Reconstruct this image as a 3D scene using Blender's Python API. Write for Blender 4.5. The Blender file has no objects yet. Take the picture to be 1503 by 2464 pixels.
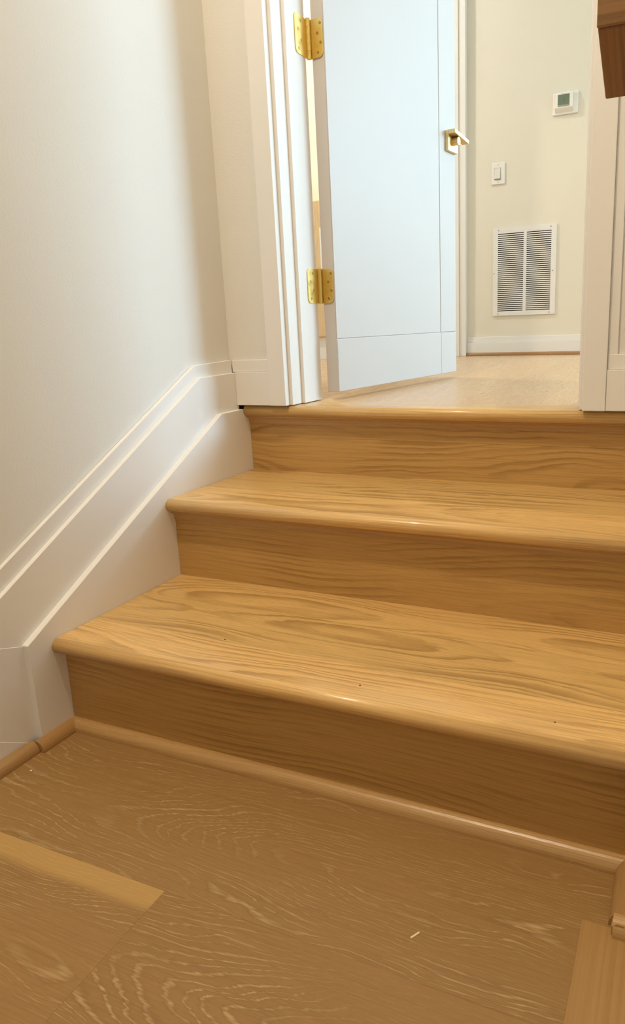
import bpy, bmesh, math, random
from mathutils import Vector, Matrix
random.seed(7)
S = bpy.context.scene
COL = S.collection

# ------------------------------------------------------------------ camera
CW, CH = 1503.0, 2464.0
F, PX, PY = 1706.34, 884.66, 1188.64
Mw = [[0.9139846533520993, 0.4043366328803394, -0.033822193125705315],
      [0.06407657693284607, -0.22614724661010854, -0.9719833409782473],
      [-0.40065726715662087, 0.886210646608162, -0.23260362016299677]]
cam_d = bpy.data.cameras.new('camera')
cam = bpy.data.objects.new('camera', cam_d); COL.objects.link(cam)
rx, dn, fw = (Vector(r) for r in Mw)
m = Matrix((rx, -dn, -fw)).transposed().to_4x4()
m.translation = Vector((0.9735, -0.832, 0.6899))
cam.matrix_world = m
cam_d.sensor_fit = 'VERTICAL'; cam_d.sensor_height = 36.0; cam_d.sensor_width = 36.0 * CW / CH
cam_d.lens = F * 36.0 / CH
cam_d.shift_x = (CW / 2 - PX) / CH
cam_d.shift_y = (PY - CH / 2) / CH
cam_d.clip_start = 0.01
S.camera = cam

# ------------------------------------------------------------------ world, lights, exposure
w = bpy.data.worlds.new('world'); S.world = w; w.use_nodes = True
bg = w.node_tree.nodes['Background']
bg.inputs[0].default_value = (1.0, 0.86, 0.68, 1); bg.inputs[1].default_value = 0.46
S.view_settings.view_transform = 'Standard'; S.view_settings.look = 'None'
S.view_settings.gamma = 1.0; S.view_settings.use_curve_mapping = False
S.view_settings.exposure = 0.0

def area(name, loc, target, sx, sy, power, col, shape='RECTANGLE', spread=180):
    d = bpy.data.lights.new(name, 'AREA'); d.shape = shape; d.size = sx; d.size_y = sy
    d.energy = power; d.color = col; d.spread = math.radians(spread)
    o = bpy.data.objects.new(name, d); COL.objects.link(o); o.location = loc
    o.rotation_euler = (Vector(target) - Vector(loc)).to_track_quat('-Z', 'Y').to_euler()
    return o
WY0, WY1, WZ0, WZ1, WX = 2.9, 5.3, 1.45, 2.95, 5.0      # hall window opening
area('hall_window_daylight', (WX + 0.03, (WY0 + WY1) / 2, (WZ0 + WZ1) / 2), (0, (WY0 + WY1) / 2, (WZ0 + WZ1) / 2),
     WY1 - WY0, WZ1 - WZ0, 300.0, (0.50, 0.765, 1.0))
HALL_LAMP = (1.6, 1.95, 3.03); LOW_LAMP = (0.3, -0.55, 3.03); LEFT_FILL = (-1.2, 2.0, 3.03)
area('hall_lamp_light', (1.6, 1.95, 3.015), (1.6, 1.95, 0), .13, .13, 5.0, (1.0, 0.85, 0.66), 'DISK')
area('stair_lamp_light', (0.3, -0.55, 3.015), (0.3, -0.55, 0), .13, .13, 38.0, (1.0, 0.83, 0.60), 'DISK')
area('side_hall_fill_light', (-1.2, 2.0, 3.015), (-1.2, 2.0, 0), .13, .13, 29.0, (1.0, 0.96, 0.88), 'DISK')  # added unseen lamp, brightens the gap behind the door and the hall wall

# ------------------------------------------------------------------ dimensions
Z1, Z2, Z3 = 0.1777, 0.3489, 0.5099
R1, R2, NOS, TT = 0.3253, 0.6351, 0.0262, 0.027
W = 0.948
HY = 2.8827
CEIL = 3.05

# ------------------------------------------------------------------ material helpers
def nt(mat):
    mat.use_nodes = True
    t = mat.node_tree
    return t, t.nodes['Principled BSDF']
def N(t, kind, **kw):
    n = t.nodes.new(kind)
    for k, v in kw.items(): setattr(n, k, v)
    return n
def val(t, x, sock):
    if isinstance(x, (int, float)): sock.default_value = x
    elif isinstance(x, (tuple, list)): sock.default_value = x
    else: t.links.new(x, sock)
def MA(t, op, a, b=0.0, c=None, clamp=False):
    n = N(t, 'ShaderNodeMath', operation=op, use_clamp=clamp)
    val(t, a, n.inputs[0]); val(t, b, n.inputs[1])
    if c is not None: val(t, c, n.inputs[2])
    return n.outputs[0]
def VM(t, op, a, b):
    n = N(t, 'ShaderNodeVectorMath', operation=op); val(t, a, n.inputs[0]); val(t, b, n.inputs[1]); return n.outputs[0]
def noise(t, vec, scale=1.0, detail=2.0, rough=.5, dist=0.0):
    n = N(t, 'ShaderNodeTexNoise'); t.links.new(vec, n.inputs['Vector'])
    n.inputs['Scale'].default_value = scale; n.inputs['Detail'].default_value = detail
    n.inputs['Roughness'].default_value = rough; n.inputs['Distortion'].default_value = dist
    return n.outputs['Fac']
def mapr(t, x, a, b, c, d, smooth=False):
    n = N(t, 'ShaderNodeMapRange'); n.interpolation_type = 'SMOOTHSTEP' if smooth else 'LINEAR'
    val(t, x, n.inputs[0])
    for i, q in enumerate((a, b, c, d)): n.inputs[i + 1].default_value = q
    return n.outputs[0]
def mix(t, fac, a, b):
    n = N(t, 'ShaderNodeMix', data_type='RGBA'); val(t, fac, n.inputs[0])
    val(t, (*a, 1) if isinstance(a, tuple) else a, n.inputs[6]); val(t, (*b, 1) if isinstance(b, tuple) else b, n.inputs[7])
    return n.outputs[2]
def bump(t, bsdf, h, strength, dist):
    n = N(t, 'ShaderNodeBump'); n.inputs['Strength'].default_value = strength; n.inputs['Distance'].default_value = dist
    t.links.new(h, n.inputs['Height']); t.links.new(n.outputs[0], bsdf.inputs['Normal'])

def paint(name, col, rough=.5, spec=.4, peel=.15, pscale=220):
    mt = bpy.data.materials.new(name); t, b = nt(mt)
    b.inputs['Base Color'].default_value = (*col, 1); b.inputs['Roughness'].default_value = rough
    b.inputs['Specular IOR Level'].default_value = spec
    tc = N(t, 'ShaderNodeTexCoord')
    h = noise(t, tc.outputs['Object'], pscale, 3)
    big = noise(t, tc.outputs['Object'], 3.0, 2)
    c = mix(t, mapr(t, big, .3, .7, 0, 1), tuple(x * .985 for x in col), tuple(min(1, x * 1.01) for x in col))
    t.links.new(c, b.inputs['Base Color'])
    if peel: bump(t, b, h, peel, .002)
    return mt

def wood(name, axis='X', light=(.79, .525, .21), mid=(.70, .435, .158), dark=(.37, .205, .06), spacing=.011, rings=.6,
         pores=.35, rough=.33, spec=.5, pale=None, sap=None, warp=.045, coat=0.0, patch=.5, depthamp=.11, seed=0.0, ystretch=5.0, jag=.008, streak=.34, brkx=32.0, huelo=(.93, .93, .92), porex=55.0):
    mt = bpy.data.materials.new(name); t, b = nt(mt)
    tc = N(t, 'ShaderNodeTexCoord'); oi = N(t, 'ShaderNodeObjectInfo')
    sep = N(t, 'ShaderNodeSeparateXYZ'); t.links.new(tc.outputs['Object'], sep.inputs[0])
    o = {'X': (0, 1, 2), 'Y': (1, 0, 2), 'Z': (2, 0, 1)}[axis]
    gx, gy, gz = (sep.outputs[i] for i in o)
    rnd = MA(t, 'ADD', oi.outputs['Random'], seed)
    off = N(t, 'ShaderNodeCombineXYZ')
    for i, q in enumerate((37.3, 91.7, 53.1)): t.links.new(MA(t, 'MULTIPLY', rnd, q), off.inputs[i])
    def sc(a, bb, c):
        cb = N(t, 'ShaderNodeCombineXYZ')
        t.links.new(MA(t, 'MULTIPLY', gx, a), cb.inputs[0]); t.links.new(MA(t, 'MULTIPLY', gy, bb), cb.inputs[1]); t.links.new(MA(t, 'MULTIPLY', gz, c), cb.inputs[2])
        return VM(t, 'ADD', cb.outputs[0], off.outputs[0])
    n1 = noise(t, sc(2.0, ystretch, ystretch), 1.0, 2.0)
    n2 = noise(t, sc(13.0, 42, 42), 1.0, 3.0)
    n3 = noise(t, sc(1.1, 1.6, 1.6), 1.0, 1.0)
    n5 = noise(t, sc(45, 330, 330), 1.0, 2.0)
    yy = MA(t, 'ADD', MA(t, 'ADD', gy, MA(t, 'MULTIPLY', MA(t, 'SUBTRACT', n1, .5), warp * 2.2)),
            MA(t, 'MULTIPLY', MA(t, 'SUBTRACT', MA(t, 'FRACT', MA(t, 'MULTIPLY', rnd, 7.13)), .5), .10))
    zz = MA(t, 'ADD', gz, MA(t, 'MULTIPLY', MA(t, 'SUBTRACT', n3, .38), depthamp * 2.0))
    r = MA(t, 'SQRT', MA(t, 'ADD', MA(t, 'MULTIPLY', yy, yy), MA(t, 'MULTIPLY', zz, zz)))
    r = MA(t, 'ADD', r, MA(t, 'ADD', MA(t, 'MULTIPLY', MA(t, 'SUBTRACT', n2, .5), jag), MA(t, 'MULTIPLY', MA(t, 'SUBTRACT', n5, .5), jag * .35)))
    rv = N(t, 'ShaderNodeCombineXYZ'); t.links.new(MA(t, 'MULTIPLY', r, 42.0), rv.inputs[0]); t.links.new(MA(t, 'MULTIPLY', rnd, 31.0), rv.inputs[1])
    irr = noise(t, rv.outputs[0], 1.0, 1.0)
    ph = MA(t, 'FRACT', MA(t, 'ADD', MA(t, 'DIVIDE', r, spacing), MA(t, 'MULTIPLY', irr, 3.0)))
    # growth ring: slow rise, sharp fall
    ring = MA(t, 'MULTIPLY', mapr(t, ph, .30, .86, 0, 1, True), mapr(t, ph, .90, .99, 1, 0, True))
    msk = mapr(t, noise(t, sc(3.5, 14, 14), 1.0, 2.0), .36, .62, .12, 1.0, True)
    ringm = MA(t, 'MULTIPLY', MA(t, 'MULTIPLY', ring, msk), rings)
    lowv = mapr(t, noise(t, sc(.9, 6, 6), 1.0, 2.0), .3, .7, 0, 1)
    base = mix(t, MA(t, 'MULTIPLY', lowv, patch), light, mid)
    hue = mix(t, MA(t, 'FRACT', MA(t, 'MULTIPLY', rnd, 13.7)), huelo, (1.06, 1.03, 1.0))
    c = base
    pn = noise(t, sc(porex, 900, 900), 1.0, 2.0)
    pore = mapr(t, pn, .57, .70, 0, 1)
    st = noise(t, sc(7, 420, 420), 1.0, 3.0)
    if pale is None:
        c = mix(t, ringm, c, dark)
        c = mix(t, MA(t, 'MULTIPLY', MA(t, 'MULTIPLY', pore, pores), MA(t, 'ADD', .35, ringm)), c, dark)
    else:
        line = MA(t, 'MULTIPLY', mapr(t, ph, .55, .74, 0, 1, True), mapr(t, ph, .76, .95, 1, 0, True))
        brk = mapr(t, noise(t, sc(brkx, 420, 420), 1.0, 2.0), .32, .62, .15, 1.0)
        c = mix(t, MA(t, 'MULTIPLY', mapr(t, ring, 0, 1, 0, 1), MA(t, 'MULTIPLY', msk, .5)), c, dark)
        c = mix(t, MA(t, 'MULTIPLY', MA(t, 'MULTIPLY', MA(t, 'MULTIPLY', line, brk), msk), rings), c, pale)
        c = mix(t, MA(t, 'MULTIPLY', pore, pores), c, pale)
    c = mix(t, MA(t, 'MULTIPLY', mapr(t, st, .44, .70, 0, 1), streak), c, dark)
    if sap is not None:
        y0, y1, scol = sap
        wob = MA(t, 'ADD', gy, MA(t, 'MULTIPLY', MA(t, 'SUBTRACT', noise(t, sc(4, 10, 10), 1.0, 2.0), .5), .02))
        c = mix(t, mapr(t, wob, y0, y1, 0, .7, True), c, scol)
    mul = N(t, 'ShaderNodeMix', data_type='RGBA', blend_type='MULTIPLY'); mul.inputs[0].default_value = 1
    t.links.new(c, mul.inputs[6]); t.links.new(hue, mul.inputs[7])
    t.links.new(mul.outputs[2], b.inputs['Base Color'])
    b.inputs['Specular IOR Level'].default_value = spec
    t.links.new(mapr(t, pn, .3, .8, rough - .04, rough + .12), b.inputs['Roughness'])
    if coat: b.inputs['Coat Weight'].default_value = coat; b.inputs['Coat Roughness'].default_value = .1
    bump(t, b, MA(t, 'SUBTRACT', 1.0, MA(t, 'ADD', pore, MA(t, 'MULTIPLY', ring, .3))), .12, .0015)
    return mt

def metal(name, col, rough):
    mt = bpy.data.materials.new(name); t, b = nt(mt)
    b.inputs['Base Color'].default_value = (*col, 1); b.inputs['Metallic'].default_value = 1
    tc = N(t, 'ShaderNodeTexCoord'); n = noise(t, tc.outputs['Object'], 60, 3)
    t.links.new(mapr(t, n, .3, .7, rough * .8, rough * 1.3), b.inputs['Roughness'])
    return mt
def flat(name, col, rough=.5, emit=None, es=0):
    mt = bpy.data.materials.new(name); t, b = nt(mt)
    b.inputs['Base Color'].default_value = (*col, 1); b.inputs['Roughness'].default_value = rough
    tc = N(t, 'ShaderNodeTexCoord'); n = noise(t, tc.outputs['Object'], 120, 2)
    c = mix(t, mapr(t, n, .3, .7, 0, 1), tuple(x * .97 for x in col), col); t.links.new(c, b.inputs['Base Color'])
    if emit: b.inputs['Emission Color'].default_value = (*emit, 1); b.inputs['Emission Strength'].default_value = es
    return mt

M_WALL = paint('wall_paint', (.79, .77, .72), .6, .3)
M_HALL = paint('hall_wall_paint', (.80, .75, .64), .6, .3)
M_TRIM = paint('trim_paint', (.85, .83, .80), .38, .45, .05, 60)
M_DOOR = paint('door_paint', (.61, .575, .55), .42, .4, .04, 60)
M_CEIL = paint('ceiling_paint', (.82, .80, .76), .7, .2)
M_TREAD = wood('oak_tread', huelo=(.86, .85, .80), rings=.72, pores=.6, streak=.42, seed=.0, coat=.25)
M_NOSE = wood('oak_nosing', rings=.18, seed=.0, coat=.3, spacing=.012, warp=.0, depthamp=0.0, jag=.0005, streak=.5)
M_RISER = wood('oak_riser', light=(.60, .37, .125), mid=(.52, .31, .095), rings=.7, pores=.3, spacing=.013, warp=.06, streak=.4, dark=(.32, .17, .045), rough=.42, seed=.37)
M_SHOE = wood('oak_shoe', light=(.54, .335, .135), mid=(.45, .265, .10), rings=.35, rough=.3, spacing=.008, warp=.01, coat=.3)
M_SHOEY = wood('oak_shoe_along', 'Y', light=(.42, .25, .10), mid=(.35, .20, .075), rings=.3, rough=.35, spacing=.008, warp=.01)
FL = dict(light=(.32, .187, .064), mid=(.272, .153, .05), dark=(.185, .098, .029), pale=(.56, .40, .20), rings=.75, pores=.14, jag=.009, streak=.3, rough=.48,
          spec=.4, spacing=.0062, warp=.07, depthamp=.16, ystretch=8.0)
M_FLOOR = wood('oak_floor', **FL)
M_FLOORS = wood('oak_floor_sapwood', sap=(.084, .104, (.52, .335, .115)), **FL)
M_BORDER = wood('oak_border', 'Y', light=(.46, .275, .105), mid=(.37, .215, .078), rings=.75, spacing=.010, warp=.003, depthamp=.0, jag=.002, streak=.6, rough=.4)
M_HFLOOR = wood('oak_hall_floor', 'Y', light=(.62, .42, .245), mid=(.55, .36, .20), dark=(.43, .26, .125), pale=(.74, .58, .40), rings=.7, pores=.15, rough=.28, spec=.5,
                spacing=.012, warp=.07, depthamp=.14, brkx=9.0, porex=12.0)
M_RAIL = wood('oak_rail', 'Y', light=(.36, .19, .085), mid=(.29, .14, .055), rings=.75, spacing=.012, warp=.002, jag=.0015, depthamp=.0, streak=.6, dark=(.15, .07, .02), rough=.45)
M_RAILX = wood('oak_rail_end', 'X', light=(.40, .22, .085), mid=(.33, .165, .06), rings=.6, spacing=.011, warp=.006, jag=.002, depthamp=.02, dark=(.17, .08, .02), rough=.45)
M_CAB = wood('pale_oak', 'Z', light=(.78, .60, .36), mid=(.70, .50, .28), dark=(.58, .38, .18), rings=.4, rough=.5)
M_BRASS = metal('polished_brass', (.82, .64, .24), .36)
M_BRASSD = metal('brass_screw', (.50, .33, .09), .4)
M_SATIN = metal('satin_brass', (.76, .60, .32), .38)
M_PLAST = flat('white_plastic', (.86, .84, .79), .35)
M_ROCK = flat('switch_plastic', (.78, .75, .69), .4)
M_VENT = flat('vent_enamel', (.84, .82, .79), .4)
M_DARK = flat('duct_shade', (.035, .028, .022), .9)
M_GAP = flat('dark_gap', (.10, .055, .025), .9)
M_SCREEN = flat('lcd_screen', (.14, .19, .13), .25)
M_LCDBAR = flat('lcd_bar', (.30, .29, .24), .35)
M_LCDINK = flat('lcd_ink', (.085, .115, .08), .4)
M_GREY = flat('grey_print', (.35, .34, .32), .5)
M_LAMP = flat('lamp_diffuser', (.9, .9, .85), .5, (1, .88, .7), 6.0)
M_FRAME = paint('window_frame_paint', (.84, .83, .80), .4, .4, .04, 60)
M_CRUMB = flat('wood_shaving', (.80, .66, .45), .8)

# ------------------------------------------------------------------ geometry helpers
def wm(o):
    if o.parent is None: return o.matrix_basis.copy()
    return wm(o.parent) @ o.matrix_parent_inverse @ o.matrix_basis
def obj(name, bm, mat, parent=None, origin=None, smooth=False):
    """bm holds world coordinates; the origin goes to the base centre"""
    vs = [v.co for v in bm.verts]
    lo = Vector([min(v[i] for v in vs) for i in range(3)]); hi = Vector([max(v[i] for v in vs) for i in range(3)])
    c = Vector(origin) if origin is not None else Vector(((lo.x + hi.x) / 2, (lo.y + hi.y) / 2, lo.z))
    bmesh.ops.recalc_face_normals(bm, faces=bm.faces[:])
    bmesh.ops.translate(bm, vec=-c, verts=bm.verts[:])
    me = bpy.data.meshes.new(name); bm.to_mesh(me); bm.free()
    if smooth:
        for p in me.polygons: p.use_smooth = True
    me.materials.append(mat)
    o = bpy.data.objects.new(name, me); COL.objects.link(o); o.location = c
    if parent is not None:
        o.parent = parent; o.matrix_parent_inverse = wm(parent).inverted()
    return o
def copy_of(src, parent, delta):
    o = src.copy(); COL.objects.link(o); o.parent = parent
    o.matrix_parent_inverse = wm(parent).inverted() if parent else Matrix()
    o.location = src.location + Vector(delta)
    return o
def empty(name, loc):
    o = bpy.data.objects.new(name, None); COL.objects.link(o); o.location = loc; o.empty_display_size = .05
    return o
def tag(o, label=None, cat=None, kind=None, group=None):
    for k, v in (('label', label), ('category', cat), ('kind', kind), ('group', group)):
        if v: o[k] = v
    return o
def box(x0, x1, y0, y1, z0, z1, bevel=0.0, seg=1, bm=None):
    b = bmesh.new()
    bmesh.ops.create_cube(b, size=1)
    for v in b.verts:
        v.co = Vector((x0 + (v.co.x + .5) * (x1 - x0), y0 + (v.co.y + .5) * (y1 - y0), z0 + (v.co.z + .5) * (z1 - z0)))
    if bevel: bmesh.ops.bevel(b, geom=b.edges[:], offset=bevel, segments=seg, affect='EDGES', profile=.5)
    if bm is None: return b
    me = bpy.data.meshes.new('tmp'); b.to_mesh(me); b.free(); bm.from_mesh(me); bpy.data.meshes.remove(me)
    return bm
def prism(pts, axis, a0, a1, bevel=0.0, seg=1, bm=None):
    """polygon pts in the other two axes (in order x,y,z without `axis`), extruded along axis"""
    b = bmesh.new() if bm is None or bevel else bm
    def P(q, a):
        if axis == 'x': return (a, q[0], q[1])
        if axis == 'y': return (q[0], a, q[1])
        return (q[0], q[1], a)
    A = [b.verts.new(P(q, a0)) for q in pts]; B = [b.verts.new(P(q, a1)) for q in pts]
    fa = b.faces.new(A); fb = b.faces.new(B[::-1])
    n = len(pts)
    for i in range(n):
        b.faces.new((A[i], B[i], B[(i + 1) % n], A[(i + 1) % n]))
    if bevel:
        bmesh.ops.recalc_face_normals(b, faces=b.faces[:])
        bmesh.ops.bevel(b, geom=b.edges[:], offset=bevel, segments=seg, affect='EDGES', profile=.5)
    if bm is not None and b is not bm:
        me = bpy.data.meshes.new('tmp'); b.to_mesh(me); b.free(); bm.from_mesh(me); bpy.data.meshes.remove(me); return bm
    return b
def arc(cx, cy, r, a0, a1, n):
    return [(cx + r * math.cos(math.radians(a0 + (a1 - a0) * i / n)), cy + r * math.sin(math.radians(a0 + (a1 - a0) * i / n))) for i in range(n + 1)]
def cyl(c, axis, r, h, seg=24, r2=None, bm=None):
    b = bm if bm is not None else bmesh.new()
    z = Vector(axis).normalized(); x = z.orthogonal().normalized(); y = z.cross(x); c = Vector(c)
    r2 = r if r2 is None else r2
    A = []; B = []
    for i in range(seg):
        a = 2 * math.pi * i / seg; d = x * math.cos(a) + y * math.sin(a)
        A.append(b.verts.new(c + d * r)); B.append(b.verts.new(c + d * r2 + z * h))
    b.faces.new(A[::-1]); b.faces.new(B)
    for i in range(seg): b.faces.new((A[i], A[(i + 1) % seg], B[(i + 1) % seg], B[i]))
    return b
def struct(name, bm, mat, label=None, parent=None, smooth=False):
    o = obj(name, bm, mat, parent, smooth=smooth)
    if parent is None: tag(o, label, None, 'structure')
    return o

# ================================================================== structure: lower landing floor
floor = struct('floor', box(-.13, 2.3, -2.7, .612, -.06, -.012), M_GAP, 'wide brown oak plank floor of the lower landing')
PWD = .25; gap = .00003
rows = [(-.253 - PWD * k, -.253 - PWD * (k - 1)) for k in range(0, 10)]
rows[0] = (-.253, -.0025)
joints = [[-.03, 2.3], [-.03, .41, 1.75, 2.3], [-.03, 1.05, 2.3], [-.03, .62, 2.3], [-.03, 1.3, 2.3], [-.03, .3, 1.9, 2.3], [-.03, .9, 2.3], [-.03, 1.5, 2.3], [-.03, .5, 2.3], [-.03, 1.1, 2.3]]
BORDX, BORDY = .9015, -.103
for ri, (y0, y1) in enumerate(rows):
    js = joints[ri]
    for a, b in zip(js[:-1], js[1:]):
        x1 = b
        if ri == 0: x1 = 1.05
        mat = M_FLOOR
        if ri == 1 and a < 0: mat = M_FLOORS
        # the border strip runs across the ends of the first rows
        if ri <= 2 and a < BORDX < x1:
            if ri == 0:
                pts = [(a + gap, y0 + gap), (BORDX - gap, y0 + gap), (BORDX - gap, BORDY - gap), (x1 - gap, BORDY + gap), (x1 - gap, y1 - gap), (a + gap, y1 - gap)]
                obj('plank', prism(pts, 'z', -.012, 0), mat, floor); continue
            x1 = BORDX
        elif ri <= 2 and a >= BORDX:
            a = max(a, 1.0)
        obj('plank', box(a + gap, x1 - gap, y0 + gap, y1 - gap, -.012, 0, .00015), mat, floor)
obj('plank', box(BORDX + gap, 1.0 - gap, -.753, BORDY - gap, -.012, .0002, .0002), M_BORDER, floor)
obj('plank', box(1.0 + gap, 2.3, -.253 + gap, .6119, -.012, 0, .0006), M_FLOOR, floor)

# ================================================================== structure: walls
struct('wall_left', box(-.13, -.03, -2.7, .612, 0, CEIL), M_WALL, 'smooth white painted wall rising beside the oak steps')
bm = bmesh.new()
DX0, DX1, DTOP = .142, .774, Z3 + 2.03
box(-.13, .083, .612, .751, Z3 + .0004, CEIL, bm=bm); box(.833, 5.1, .612, .751, Z3 + .0004, CEIL, bm=bm); box(.083, .833, .612, .751, DTOP + .061, CEIL, bm=bm)
struct('wall_front', bm, M_WALL, 'white painted wall with the doorway above the top step')
struct('wall_right', box(W, 1.05, -.1, .612, 0, CEIL), M_WALL, 'white wall end closing the open side of the steps')
struct('wall_under_landing', box(1.05, 2.3, .612, .65, 0, Z3 + .0003), M_WALL, 'white wall below the hall floor')
struct('wall_side', box(2.3, 2.4, -2.7, .612, 0, CEIL), M_WALL, 'white wall at the far side of the lower landing')
struct('wall_hall_back', box(-1.8, 1.0, HY, HY + .1, Z3 - .06, CEIL), M_HALL, 'cream painted hall wall with vent, switch and thermostat')
struct('wall_hall_left', box(-1.8, -1.7, .651, HY, Z3 - .06, CEIL), M_HALL, 'white hall wall at the far left')
struct('wall_hall_front', box(-1.8, -.13, .651, .751, Z3 - .06, CEIL), M_HALL, 'white hall wall beside the door')
bm = bmesh.new()
box(WX, WX + .1, .612, WY0, Z3 - .06, CEIL, bm=bm); box(WX, WX + .1, WY1, 5.7, Z3 - .06, CEIL, bm=bm)
box(WX, WX + .1, WY0, WY1, Z3 - .06, WZ0, bm=bm); box(WX, WX + .1, WY0, WY1, WZ1, CEIL, bm=bm)
struct('wall_hall_right', bm, M_HALL, 'wall of the sunlit room with the big window')
struct('wall_room_back', box(.9, WX + .1, 5.7, 5.8, Z3 - .06, CEIL), M_HALL, 'far wall of the sunlit room beside the hall')
struct('wall_room_left', box(.9, 1.0, HY + .1, 5.7, Z3 - .06, CEIL), M_HALL, 'side wall of the sunlit room beside the hall')
struct('ceiling', box(-1.8, WX + .1, -2.8, 5.8, CEIL, CEIL + .1), M_CEIL, 'white ceiling over stairs and hall')
win = struct('window_1', box(WX - .012, WX, WY0 - .07, WY0, WZ0 - .07, WZ1 + .07, .002), M_FRAME, 'wide white framed picture window of the sunlit room')
obj('window_frame', box(WX - .012, WX, WY1, WY1 + .07, WZ0 - .07, WZ1 + .07, .002), M_FRAME, win)
obj('window_frame', box(WX - .012, WX, WY0, WY1, WZ1, WZ1 + .07, .002), M_FRAME, win)
obj('window_sill', box(WX - .03, WX, WY0, WY1, WZ0 - .07, WZ0, .002), M_FRAME, win)

# ---- hall floor
hf = struct('floor_hall', box(-1.8, 2.05, .651, HY, Z3 - .06, Z3 - .012), M_GAP, 'pale oak plank floor of the hall behind the doorway')
obj('floor_field', box(2.0, WX, .751, HY, Z3 - .06, Z3 - .0005), M_HFLOOR, hf); obj('floor_field', box(1.0, WX, HY, 5.7, Z3 - .06, Z3 - .0005), M_HFLOOR, hf)
x = .497 - .19 * 12; k = 0
while x < 2.05:
    cuts = [.692, .692 + [.9, 1.6, 2.3, 1.2, 1.9][k % 5], HY]
    if k == 12: cuts = [.692, HY]
    cuts = [c for c in cuts if c <= HY]
    if cuts[-1] != HY: cuts.append(HY)
    for a, b in zip(cuts[:-1], cuts[1:]):
        if b - a > .02: obj('plank', box(max(x, -1.7) + gap, min(x + .19, 2.0) - gap, a + gap, b - gap, Z3 - .012, Z3 - .0005, .0002), M_HFLOOR, hf)
    x += .19; k += 1

# ================================================================== staircase
st = empty('staircase', (W / 2, .3, 0)); tag(st, 'three honey coloured oak steps with rounded nosings between white skirting', 'stairs')
def tread(y0, z, cuts, name='tread'):
    r = TT / 2
    prof = [(cuts[0], z)] + arc(y0 + r, z - r, r, 90, 270, 12) + [(cuts[0], z - TT)]
    x1 = W if z < Z3 else W
    b = prism(prof, 'x', .0005, x1)
    t0 = obj(name, b, M_TREAD, st)
    t0.data.materials.append(M_NOSE)
    for p in t0.data.polygons:
        if abs(p.normal.x) < .5 and p.area < .015: p.use_smooth = True; p.material_index = 1
    for a, c in zip(cuts[:-1], cuts[1:]):
        obj('stave', box(.0005, x1, a + .0001, c, z - TT, z - .0001), M_TREAD, t0)
    return t0
tread(-NOS, Z1, [.0735, .2115, R1 + .002]); tread(R1 - NOS, Z2, [.435, .53, R2 + .002])
tread(R2 - NOS, Z3, [.692], 'landing_nosing')
for i, (hx, hy) in enumerate(((.285, .0815), (.566, .018), (.845, .018))):
    par = [o for o in st.children if o.name.startswith('tread')][0]
    obj('nail_hole', cyl((hx, hy, Z1 - .0002), (0, 0, 1), .0016, .00035, 10), M_GAP, par)
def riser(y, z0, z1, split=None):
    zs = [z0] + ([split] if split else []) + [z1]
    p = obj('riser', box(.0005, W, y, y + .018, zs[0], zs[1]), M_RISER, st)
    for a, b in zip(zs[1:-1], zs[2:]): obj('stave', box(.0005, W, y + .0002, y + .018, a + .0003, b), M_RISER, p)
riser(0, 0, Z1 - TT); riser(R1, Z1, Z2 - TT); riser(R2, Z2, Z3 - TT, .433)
def cove(y, zt):
    c = .0135
    pts = [(y, zt), (y - c, zt), (y - c, zt - .003)] + arc(y - c, zt - c + .0, c - .003, 90, 0, 8)[1:] + [(y - .003, zt - c - .0055), (y, zt - c - .0055)]
    o = obj('cove_moulding', prism(pts, 'x', .0005, W), M_SHOE, st)
    for p in o.data.polygons: p.use_smooth = False
cove(R1, Z2 - TT); cove(R2, Z3 - TT)

# quarter-round shoe mouldings
def shoe_profile(w=.018, h=.0195, n=8):
    return [(0, 0)] + [(w * math.sin(math.radians(90 - 90 * i / n)) ** .9 if i < n else 0, h * math.sin(math.radians(90 * i / n)) ** .9 if i else 0) for i in range(n + 1)]
SP = shoe_profile()
sh = tag(obj('shoe_moulding', prism([(-q[0], q[1]) for q in SP], 'x', .0006, W - .0006), M_SHOE, None, smooth=False), 'rounded oak shoe moulding along the foot of the lowest riser', None, 'structure')
sh.name = 'trim_1'
def shoe_y(name, x, y0, y1, s, z=0, label=None):
    o = obj(name, prism([(x + s * q[0], z + q[1]) for q in SP], 'y', y0, y1), M_SHOEY)
    return tag(o, label, None, 'structure')
shoe_y('trim_2', 0, -.0865, -.0005, 1, label='short brown shoe moulding under the white skirt board')
shoe_y('trim_3', -.0085, -2.7, -.0875, 1, label='brown shoe moulding along the left wall baseboard')
t4 = shoe_y('trim_4', W, -.1, -.0005, -1, label='short oak shoe moulding wrapping the right wall end')
obj('shoe_return', prism([(-.1 - q[0], q[1]) for q in SP], 'x', W - .012, 1.05), M_SHOE, t4)
obj('shoe_block', prism([(W - .0135, 0), (W - .0135, .012), (W - .008, .0165), (W, .0165), (W, 0)], 'y', -.1135, -.1005), M_SHOE, t4)

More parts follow.
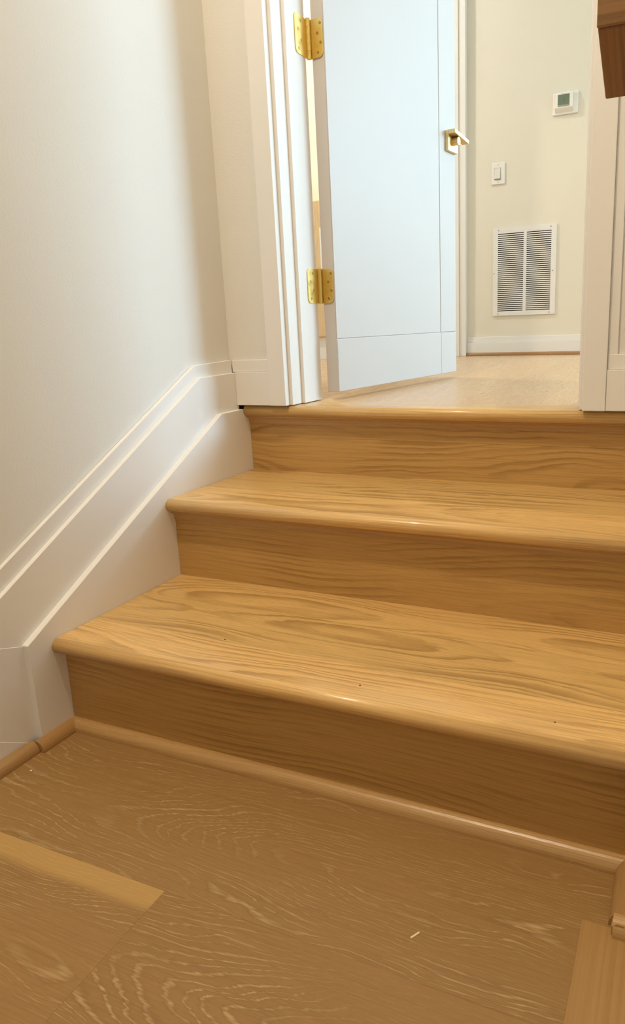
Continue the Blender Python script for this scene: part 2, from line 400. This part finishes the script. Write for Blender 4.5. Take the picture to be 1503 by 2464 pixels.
# ================================================================== left skirt and raking baseboard
sk = struct('trim_5', prism([(-.0727, .0005), (-.0727, .1878), (.5205, .5007), (.612, .5009), (.655, .48), (.655, .0005)], 'x', -.0299, 0, .0008), M_TRIM,
            'white skirt board climbing beside the oak treads')
bb = struct('baseboard_left', prism([(-.1960, .2290), (.4695, .5872), (.612, .5880), (.612, .47), (.52, .47), (-.0727, .17)][:3] + [(.612, .47), (.53, .47), (-.0720, .1863)], 'x', -.0299, -.0125, .0008), M_TRIM,
            'white sloped baseboard with raised cap following the stair pitch')
obj('filler_board', prism([(-.1960, .2290), (-.0722, .1862), (-.0722, .0005), (-.0800, .0005), (-.0815, .0110), (-.321, .162)], 'x', -.0299, -.0108, .0006), M_TRIM, bb)
obj('level_board', prism([(-.3210, .1620), (-.0815, .0110), (-.0804, .0005), (-2.69, .0005), (-2.69, .08), (-.473, .08)], 'x', -.0299, -.0094, .0006), M_TRIM, bb)
obj('cap_moulding', prism([(-.473, .0765), (-.196, .2255), (.4695, .5837), (.606, .5845), (.606, .618), (.4643, .614), (-.0837, .3247), (-.4948, .108), (-2.69, .108), (-2.69, .0765)], 'x', -.0299, -.0215, .0007), M_TRIM, bb)

# door wall base, left piece
bf = struct('baseboard_front', box(-.0124, .0828, .6035, .6119, Z3 + .0015, Z3 + .0795, .0008), M_TRIM, 'short white baseboard in the corner left of the doorway')
obj('cap_moulding', box(-.0214, .0828, .6075, .6119, Z3 + .08, Z3 + .108, .0007), M_TRIM, bf)
# door casings and jambs
def casing(name, s, x0, label):
    X = lambda q: x0 + s * q
    zt = DTOP + .06
    def bx(a, b, y0, y1, nm, parent=None, z0=Z3 + .0015):
        xa, xb = sorted((X(a), X(b)))
        return obj(nm, box(xa, xb, y0, y1, z0, zt, .0012, 2), M_TRIM, parent)
    c = bx(-.043, 0, .598, .6179, name); tag(c, label, None, 'structure')
    bx(-.043, .008, .618, .6629, 'jamb_step', c); bx(-.043, .016, .663, .751, 'jamb', c)
    return c
casing('trim_6', 1, .126, 'white stepped door casing carrying the brass hinges')
rc = casing('trim_7', -1, .790, 'white stepped door casing right of the doorway')
obj('backband', box(.8332, .851, .6065, .6119, Z3 + .0785, DTOP + .06, .0006), M_TRIM, rc)
bm = box(.134, .782, .663, .751, DTOP, DTOP + .06, .001)
obj('head_jamb', bm, M_TRIM, rc)
br = struct('baseboard_right', box(.8334, W - .0005, .600, .6119, Z3 + .002, Z3 + .0800, .0008), M_TRIM, 'white baseboard right of the doorway on the top step')
obj('cap_moulding', box(.8334, W - .0005, .6055, .6119, Z3 + .0803, Z3 + .109, .0007), M_TRIM, br)

# hall trims
hb = struct('baseboard_hall', box(-.097, .99, HY - .014, HY - .0001, Z3 + .001, Z3 + .067, .001), M_TRIM, 'white baseboard along the hall wall under the vent')
obj('cap_moulding', box(-.097, .99, HY - .007, HY - .0001, Z3 + .0672, Z3 + .095, .001), M_TRIM, hb)
obj('shoe_moulding', prism([(HY - .0141 - q[0] * .75, Z3 + q[1] * .8) for q in SP], 'x', -.097, .99), M_RAILX, hb)
hc = struct('trim_8', box(-.30, -.135, HY - .030, HY - .0001, Z3, Z3 + 2.1, .001), M_TRIM, 'white door casing on the hall wall beside the open door')
obj('backband', box(-.1348, -.118, HY - .024, HY - .0001, Z3, Z3 + 2.1, .001), M_TRIM, hc)
obj('backband', box(-.1178, -.098, HY - .034, HY - .0001, Z3, Z3 + 2.1, .001), M_TRIM, hc)

# ================================================================== door
HA = math.radians(7.216); U = Vector((math.sin(HA), math.cos(HA), 0)); NN = Vector((math.cos(HA), -math.sin(HA), 0)); A0 = Vector((.187, .760, 0))
def dpt(al, off, z): return A0 + U * al + NN * off + Vector((0, 0, z))
DM = Matrix((( U.x, NN.x, 0, A0.x), (U.y, NN.y, 0, A0.y), (0, 0, 1, 0), (0, 0, 0, 1)))
def dobj(name, bm, mat, parent=None, smooth=False):
    """bm in door coordinates: x along the leaf from the hinge, y out of the visible face, z up"""
    bm.transform(DM)
    return obj(name, bm, mat, parent, smooth=smooth)
DZ0, DZ1, DL = .529, DTOP - .003, .7005
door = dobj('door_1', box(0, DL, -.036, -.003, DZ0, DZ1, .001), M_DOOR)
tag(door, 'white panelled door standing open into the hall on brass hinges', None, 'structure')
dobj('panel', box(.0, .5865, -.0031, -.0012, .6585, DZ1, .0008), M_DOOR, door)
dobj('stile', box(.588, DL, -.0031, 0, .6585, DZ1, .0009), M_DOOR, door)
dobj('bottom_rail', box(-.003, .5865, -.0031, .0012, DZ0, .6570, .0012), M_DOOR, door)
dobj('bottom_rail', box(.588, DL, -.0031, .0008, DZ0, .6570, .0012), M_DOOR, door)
# lever handle
hd = dobj('door_handle', box(DL - .073, DL - .0035, .0002, .0105, 1.189, 1.2455, .0009), M_SATIN, door)
hd['label'] = 'satin brass square lever handle'
b = cyl((DL - .036, .0104, 1.2185), (0, 1, 0), .0115, .0185, 40)
dobj('stem', b, M_SATIN, hd)
dobj('lever', prism([(DL - .0725, 1.2460), (DL - .0725, 1.2345), (DL + .030, 1.2205), (DL + .030, 1.2320)], 'y', .0108, .0330, .0008), M_SATIN, hd)

# hinges: jamb leaf on the casing, door leaf on the hinge edge of the door
def rrect(w0, w1, z0, z1, r, corner, n=6):
    """outline in (u,z), rounded on the side u=w1"""
    zc0, zc1 = z0 + r, z1 - r
    s = 1 if w1 > w0 else -1
    return [(w0, z0)] + [(w1 - s * r + s * r * math.cos(math.radians(a)), zc0 + r * math.sin(math.radians(a))) for a in [-90 + 90 * i / n for i in range(n + 1)]] + \
           [(w1 - s * r + s * r * math.cos(math.radians(a)), zc1 + r * math.sin(math.radians(a))) for a in [90 * i / n for i in range(n + 1)]] + [(w0, z1)]
BX, BY = .1475, .7565
def hinge(zc, label):
    h2 = .0395
    b = bmesh.new()
    cyl((BX, BY, zc - h2), (0, 0, 1), .0046, 2 * h2, 20, bm=b)
    root = obj('hinge', b, M_BRASS, door, smooth=False); root['label'] = label
    # knuckles
    kz = [zc - h2 - .002 + (2 * h2 + .004) * i / 5 for i in range(6)]
    for i in range(5):
        k = obj('knuckle', cyl((BX, BY, kz[i] + .0004), (0, 0, 1), .0052 + (.00015 if i % 2 else 0), kz[i + 1] - kz[i] - .0005, 32), M_BRASS, root)
    obj('jamb_leaf', prism(rrect(BY - .001, .703, zc - h2, zc + h2, .011, 1), 'x', .1421, .1441), M_BRASS, root)
    # door leaf lies on the hinge edge, x<0 side of door coordinates
    pr = rrect(-.0385, -.0045, zc - h2, zc + h2, .011, 1)
    dobj('door_leaf', prism(pr, 'x', -.0024, -.0003), M_BRASS, root)
    for i, dz in enumerate((-.029, -.010, .010, .029)):
        uj = .717 if i % 2 == 0 else .729
        s1 = obj('screw', cyl((.1440, uj, zc + dz), (1, 0, 0), .0036, .0005, 14, .0030), M_BRASSD, root)
        us = -.018 if i % 2 == 0 else -.010
        dobj('screw', cyl((-.0023, us, zc + dz), (-1, 0, 0), .0036, .0005, 14, .0030), M_BRASSD, root)
    return root
hinge(.783, 'lower polished brass hinge with eight screws'); hinge(1.317, 'upper polished brass hinge with eight screws')

# ================================================================== wall fittings in the hall
# return-air vent
VX0, VX1, VZ0, VZ1 = .037, .3505, .7095, 1.1335
yv = HY - .0001
bm = bmesh.new()
MG, MT, MB, MID = .0245, .021, .022, .0145
xm = (VX0 + VX1) / 2 + .0045
box(VX0, VX0 + MG, yv - .008, yv, VZ0, VZ1, bm=bm); box(VX1 - MG, VX1, yv - .008, yv, VZ0, VZ1, bm=bm)
box(VX0 + MG, VX1 - MG, yv - .008, yv, VZ1 - MT, VZ1, bm=bm); box(VX0 + MG, VX1 - MG, yv - .008, yv, VZ0, VZ0 + MB, bm=bm)
box(xm - MID / 2, xm + MID / 2, yv - .008, yv, VZ0 + MB, VZ1 - MT, bm=bm)
vent = tag(obj('wall_vent', bm, M_VENT), 'white louvred return air vent low on the hall wall', 'vent')
obj('duct_shade_sheet', box(VX0 + MG, VX1 - MG, yv - .0012, yv - .0002, VZ0 + MB, VZ1 - MT), M_DARK, vent)  # near-black sheet, the shade inside the duct put into its colour
NS = 40; zs0 = VZ0 + MB; ph = (VZ1 - MT - zs0) / NS
for (a, b_) in ((VX0 + MG, xm - MID / 2), (xm + MID / 2, VX1 - MG)):
    first = None
    for i in range(NS):
        if first is None:
            z = zs0
            pts = [(yv - .0082, z + ph * .44), (yv - .0074, z + ph * .40), (yv - .0056, z + ph * .98), (yv - .0070, z + ph * 1.0), (yv - .0082, z + ph * .94)]
            first = obj('slat', prism(pts, 'x', a, b_), M_VENT, vent)
        else: copy_of(first, vent, (0, 0, ph * i))
for sx, sz in ((VX0 + .028, VZ1 - .0105), (VX1 - .028, VZ1 - .0105), (VX0 + .028, VZ0 + .009), (VX1 - .028, VZ0 + .009), (VX0 + .006, .917), (VX1 - .016, .917)):
    obj('screw', cyl((sx, yv - .0079, sz), (0, -1, 0), .0034, .0008, 10, .0026), M_GREY, vent)
# light switch
sw = tag(obj('light_switch', box(.0262, .0938, HY - .006, HY - .0001, 1.3395, 1.4385, .0028, 2), M_PLAST), 'white rocker light switch on the cream hall wall', 'switch')
obj('surround', box(.0405, .0725, HY - .0066, HY - .0059, 1.3605, 1.4150), M_GREY, sw)
obj('rocker', prism([(HY - .0062, 1.3655), (HY - .0115, 1.3655), (HY - .0075, 1.4135), (HY - .0062, 1.4135)], 'x', .0420, .0708), M_ROCK, sw)
for z in (1.4285, 1.3495): obj('screw', cyl((.0600, HY - .0059, z), (0, -1, 0), .0022, .0005, 10), M_GREY, sw)
# thermostat
th = tag(obj('thermostat', box(.3165, .4330, HY - .009, HY - .0001, 1.6115, 1.7065, .004, 3), M_PLAST), 'white wall thermostat with dark green screen on the hall wall', 'thermostat')
pts = [(HY - .0088, 1.6195), (HY - .024, 1.6325), (HY - .028, 1.6380), (HY - .028, 1.6990), (HY - .0245, 1.7020), (HY - .0088, 1.7020)]
body = obj('body', prism(pts, 'x', .3290, .4110, .0016, 2), M_PLAST, th)
obj('screen', box(.3430, .3960, HY - .0288, HY - .0278, 1.6490, 1.6925), M_SCREEN, body)
obj('button_bar', box(.3430, .3960, HY - .0288, HY - .0278, 1.6415, 1.6488), M_LCDBAR, body)
obj('digit_stroke', box(.3650, .3760, HY - .0291, HY - .0287, 1.6765, 1.6783), M_LCDINK, body)
obj('digit_stroke', prism([(.3742, 1.6765), (.3760, 1.6765), (.3708, 1.6625), (.3690, 1.6625)], 'y', HY - .0291, HY - .0287), M_LCDINK, body)
obj('brand_mark', box(.3580, .3820, HY - .0284, HY - .0278, 1.6955, 1.6970), M_GREY, body)

# ================================================================== seen through the gap behind the door
cb = empty('oak_cabinet', (-.98, 2.76, Z3)); tag(cb, 'pale oak cabinet on a white plinth in the hall, glimpsed past the hinges', 'cabinet')
obj('body', box(-1.45, -.62, 2.703, HY - .001, .629, 1.331, .002), M_CAB, cb)
dd = obj('door', box(-1.03, -.625, 2.6975, 2.7028, .633, 1.327, .0015), M_CAB, cb)
obj('door', box(-1.445, -1.034, 2.6975, 2.7028, .633, 1.327, .0015), M_CAB, cb)
obj('plinth', box(-1.44, -.63, 2.715, HY - .001, Z3, .629), M_TRIM, cb)
obj('inset_panel', box(-.8505, -.74, 2.6955, 2.6976, .98, 1.194, .0005), M_PLAST, dd)
sc = empty('wall_sconce', (-.895, HY, 1.50)); tag(sc, 'small lit wall sconce above the oak cabinet', 'lamp')
obj('back_plate', cyl((-.895, HY - .0005, 1.512), (0, -1, 0), .03, .012, 20), M_SATIN, sc)
bm = bmesh.new(); bmesh.ops.create_uvsphere(bm, u_segments=16, v_segments=10, radius=.014, matrix=Matrix.Translation((-.895, HY - .026, 1.512)))
M_BULB = flat('sconce_bulb', (1, .95, .85), .4, (1, .8, .5), 25.0)
obj('bulb', bm, M_BULB, sc, smooth=True)

# ================================================================== handrail end on the right wall
hr = empty('handrail', (.914, -.05, .90)); tag(hr, 'dark oak handrail end with plumb cut fixed to the wall end above the steps', 'handrail')
rl_ = obj('rail', prism([(-.0915, .9385), (-.0123, .9018), (-.0123, .962), (-.0915, 1.0)], 'x', .8805, W - .0002, .0012, 2), M_RAIL, hr)
ra = math.atan2(.9018 - .9385, .0792)          # local axes follow the rake so that the grain runs along the rail
rl_.data.transform(Matrix.Rotation(-ra, 4, 'X')); rl_.rotation_euler.x = ra
obj('end_cap', box(.8800, W - .0002, -.0965, -.0917, .9400, 1.0010, .0008, 2), M_RAILX, hr)

# ================================================================== ceiling lamps (out of frame; the side one is added to brighten)
for nm, loc, lab in (('hall', HALL_LAMP, 'round recessed ceiling light near the hall window'), ('stair', LOW_LAMP, 'round recessed ceiling light over the lower landing'), ('side', LEFT_FILL, 'added round ceiling light brightening the hall behind the open door')):
    bm = bmesh.new(); seg = 32
    prof = [(.068, CEIL - .0005), (.068, CEIL - .008), (.092, CEIL - .004), (.092, CEIL - .0005)]
    rings = [[bm.verts.new((loc[0] + r * math.cos(2 * math.pi * i / seg), loc[1] + r * math.sin(2 * math.pi * i / seg), z)) for i in range(seg)] for r, z in prof]
    for a in range(4):
        for i in range(seg): bm.faces.new((rings[a][i], rings[a][(i + 1) % seg], rings[(a + 1) % 4][(i + 1) % seg], rings[(a + 1) % 4][i]))
    rl = tag(obj('recessed_light', bm, M_PLAST), lab, 'lamp', None, 'recessed ceiling lights')
    obj('diffuser', cyl((loc[0], loc[1], CEIL - .003), (0, 0, 1), .067, .0025, 32), M_LAMP, rl)

# ================================================================== small debris on the floor
b = bmesh.new()
pts = [(.7240, -.2035), (.7262, -.2000), (.7280, -.1968), (.7306, -.1925)]
for p, q in zip(pts[:-1], pts[1:]):
    d = (Vector((*q, 0)) - Vector((*p, 0))); n = Vector((-d.y, d.x, 0)).normalized() * .0011
    vs = [b.verts.new(Vector((*e, zz)) + s * n) for zz in (0.0, .0014) for e, s in ((p, -1), (q, -1), (q, 1), (p, 1))]
    for f in ((0, 3, 2, 1), (4, 5, 6, 7), (0, 1, 5, 4), (1, 2, 6, 5), (2, 3, 7, 6), (3, 0, 4, 7)): b.faces.new([vs[i] for i in f])
tag(obj('wood_shaving', b, M_CRUMB), 'tiny pale curled wood shaving lying on the brown floor', 'debris')
b = bmesh.new(); bmesh.ops.create_icosphere(b, subdivisions=1, radius=.0022, matrix=Matrix.Translation((.0385, -.1320, .0016)) @ Matrix.Diagonal((1.4, .9, .7, 1)))
tag(obj('sawdust_crumb', b, M_CRUMB), 'tiny crumb of sawdust on the floor near the left shoe moulding', 'debris')
